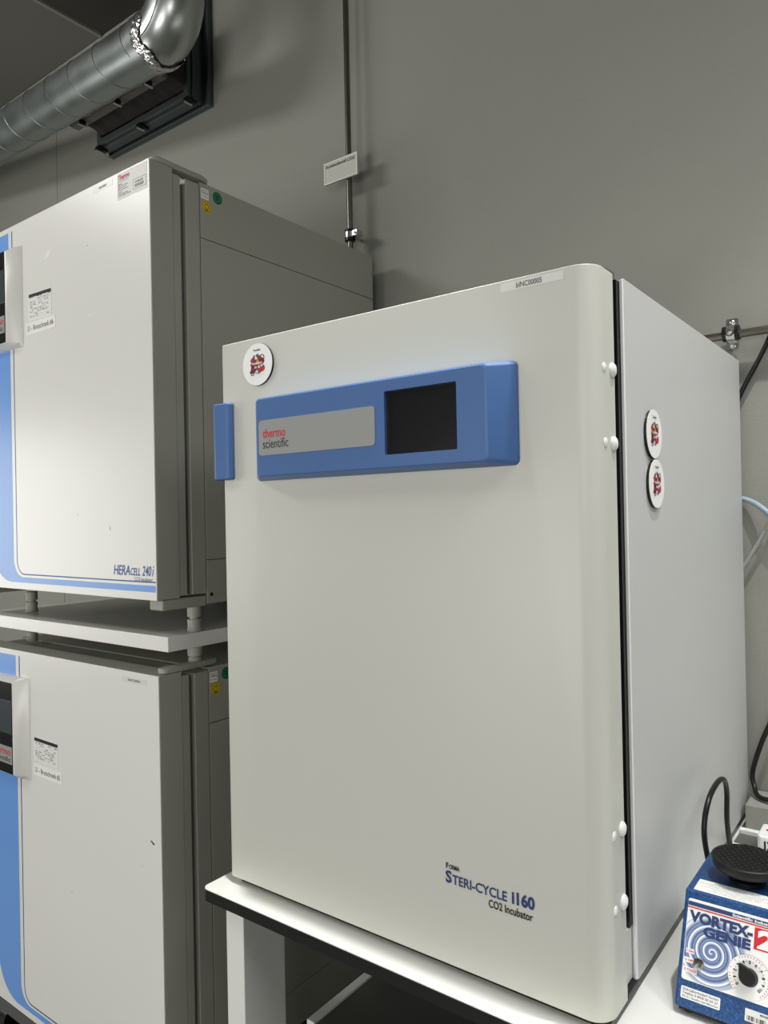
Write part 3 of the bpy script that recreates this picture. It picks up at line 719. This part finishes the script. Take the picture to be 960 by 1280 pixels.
for i in range(11):
    a = math.radians(220-26*i); cu, cv = dc[0]+.0166*math.cos(a), dc[1]+.0166*math.sin(a); w = .0013 if i != 10 else .0024
    if i == 1: w = .0007
    tx.append((str(i), cu-w, cu+w, cv-.0019, cv+.0019, .04, 0, a-PI/2))
letters(tx, 'ink', vx, fv, .0016)
tr = []
for i in range(11):
    for s in (-1, 0, 1):
        if i in (2, 3, 7, 8) and s: continue
        b = math.radians(218-26*i+s*8.5); q = (math.cos(b), math.sin(b)); p_ = (-q[1]*.00035, q[0]*.00035)
        tr.append([(dc[0]+q[0]*.0212+p_[0], dc[1]+q[1]*.0212+p_[1]), (dc[0]+q[0]*.0212-p_[0], dc[1]+q[1]*.0212-p_[1]), (dc[0]+q[0]*.0232-p_[0], dc[1]+q[1]*.0232-p_[1]), (dc[0]+q[0]*.0232+p_[0], dc[1]+q[1]*.0232+p_[1])])
patch('dial_ticks', 'red', vx, fv, tr, .0015, .0001)
# teardrop knob
ka = math.radians(128); kp = [(math.cos(t)*.0098, math.sin(t)*.0098) for t in [ka+math.radians(52+i*(256/24)) for i in range(25)]]+[(math.cos(ka)*.0170, math.sin(ka)*.0170)]
fn = lambda a, b, h: tuple(fv.p(dc[0]+a, dc[1]+b, h))
prism('speed_knob', 'black', vx, kp, fn, .0016, .014, .0014)
patch('knob_top', 'gask', vx, fv, [[(dc[0]+a*.78, dc[1]+b*.78) for a, b in kp]], .0141, .0004)
kc = lathe('knob_skirt', 'black', vx, fv.p(*dc), [(.0106, .0015), (.0104, .0045), (.0098, .005)], fv.N, 40)
patch('address_label', 'paper', vx, fv, [rrect(.0065, .0535, .0115, .0250, .0015)], .0001, .0004)
letters([('Süd-Laborbedarf GmbH', .0085, .0515, .0207, .0237, .02), ('Telefon 0 89/8 50 65 27', .0085, .0512, .0165, .0195, .02), ('82131 Gauting bei München', .0085, .0518, .0123, .0153, .02)], 'gink', vx, fv, .0007)
patch('serial_label', 'foil', vx, fv, [rc(.0820, .1160, .0110, .0245)], .0001, .0004)
bc = []; u = .0845
while u < .105: bc.append(rc(u, u+random.choice((.0005, .0011)), .0125, .0175)); u += random.choice((.0015, .0022))
patch('barcode', 'ink', vx, fv, bc, .0006, .0001)
letters([('MIX00003', .0985, .1120, .0205, .0228, .03)], 'ink', vx, fv, .0007)
ftp = Frame((VX0, 1.0415, .8685), (1, 0, 0), (0, 1, 0))
patch('notice_label', 'paper', vx, ftp, [rc(.0095, .1150, .0010+.002, .0365)], .0001, .0004)
rr_ = random.Random(9); l = []
for i, (a, b) in enumerate(((.03, .085), (.012, .10), (.024, .092), (.018, .104), (.032, .088), (.026, .072))):
    s = ' '.join(''.join(rr_.choice('aeinorstlm') for _ in range(rr_.randint(3, 8))) for _ in range(5)); v = .0308-i*.0047
    l.append((s, a, b, v, v+.0019))
letters(l, 'gink', vx, ftp, .0007)
# rubber platform with raised studs
pc = Vector((-.2225, 1.110, .900)); PR = .0448
lathe('drive_neck', 'gask', vx, (pc.x, pc.y, .8680), [(.024, 0), (.024, .005), (.014, .006), (.014, .018)], n=28)
plat = lathe('platform', 'black', vx, pc, [(.034, -.0175), (.040, -.015), (.0435, -.011), (PR, -.006), (PR, -.0012), (PR-.0014, 0), (0, 0)], n=56)
plat['label'] = 'black round rubber platform with studs'
bm = bmesh.new(); k = 0
for i in range(-7, 8):
    for j in range(-7, 8):
        x = i*.0086+(.0043 if j % 2 else 0); y = j*.0064
        if x*x+y*y > (PR-.004)**2: continue
        c = pc+Vector((x, y, 0)); lo = [bm.verts.new(c+Vector((.0026*math.cos(PI*q/4), .0019*math.sin(PI*q/4), -.0001))) for q in range(8)]
        hi = [bm.verts.new(c+Vector((.0020*math.cos(PI*q/4), .0014*math.sin(PI*q/4), .0016))) for q in range(8)]
        bm.faces.new(hi)
        for q in range(8): bm.faces.new((lo[q], lo[(q+1) % 8], hi[(q+1) % 8], hi[q]))
st = link('studs', tomesh(bm, 'studs'), 'black', plat); st['kind'] = 'stuff'
tube('power_cord', 'cable', vx, [(-.262, 1.186, .775), (-.282, 1.205, .79), (-.298, 1.212, .84), (-.303, 1.213, .885), (-.301, 1.235, .922), (-.300, 1.285, .934), (-.300, 1.332, .926), (-.300, 1.352, .900), (-.300, 1.350, .850), (-.298, 1.37, .795), (-.29, 1.42, .755), (-.27, 1.45, .745)], .0043, 12, spl=8)['label'] = 'black looping power cord'

# ------------------------------------------------------------------ power strip with an adapter
ps = thing('power_strip', 'white power strip lying on the bench behind the vortex mixer', 'power strip', (-.1, 1.51, .737))
boxes('strip_housing', 'cap', ps, [(-.322, .08, 1.463, 1.556, .7368, .752), (-.322, .08, 1.463, 1.476, .752, .765), (-.322, .08, 1.543, 1.556, .752, .765)], .002)
box('socket_bed', 'dgrey', ps, -.3215, .0795, 1.4765, 1.5425, .7522, .757)
for i in range(5):
    lathe('socket', 'cap', ps, (-.24+i*.075, 1.5095, .7572), [(.026, 0), (.026, .006), (.019, .0065), (.018, .002), (0, .002)], n=24)
ad = thing('plug_adapter', 'white plug adapter with a red mark plugged into the power strip', 'plug', (-.24, 1.49, .772))
prism('adapter_body', 'cap', ad, [(-.274, 1.455), (-.268, 1.449), (-.21, 1.449), (-.204, 1.455), (-.204, 1.512), (-.274, 1.512)], XY, .7655, .798, .004)
patch('red_mark', 'red', ad, Frame((-.266, 1.470, .798), (1, 0, 0), (0, 1, 0)), [arc(.008, .012, .006, 30, 330, 12)], 0, .0004)
patch('black_mark', 'ink', ad, FRONT(1.449), [rc(-.262, -.259, .775, .790), rc(-.257, -.250, .787, .790), rc(-.257, -.250, .775, .778), rc(-.246, -.243, .775, .790)], 0, .0004)
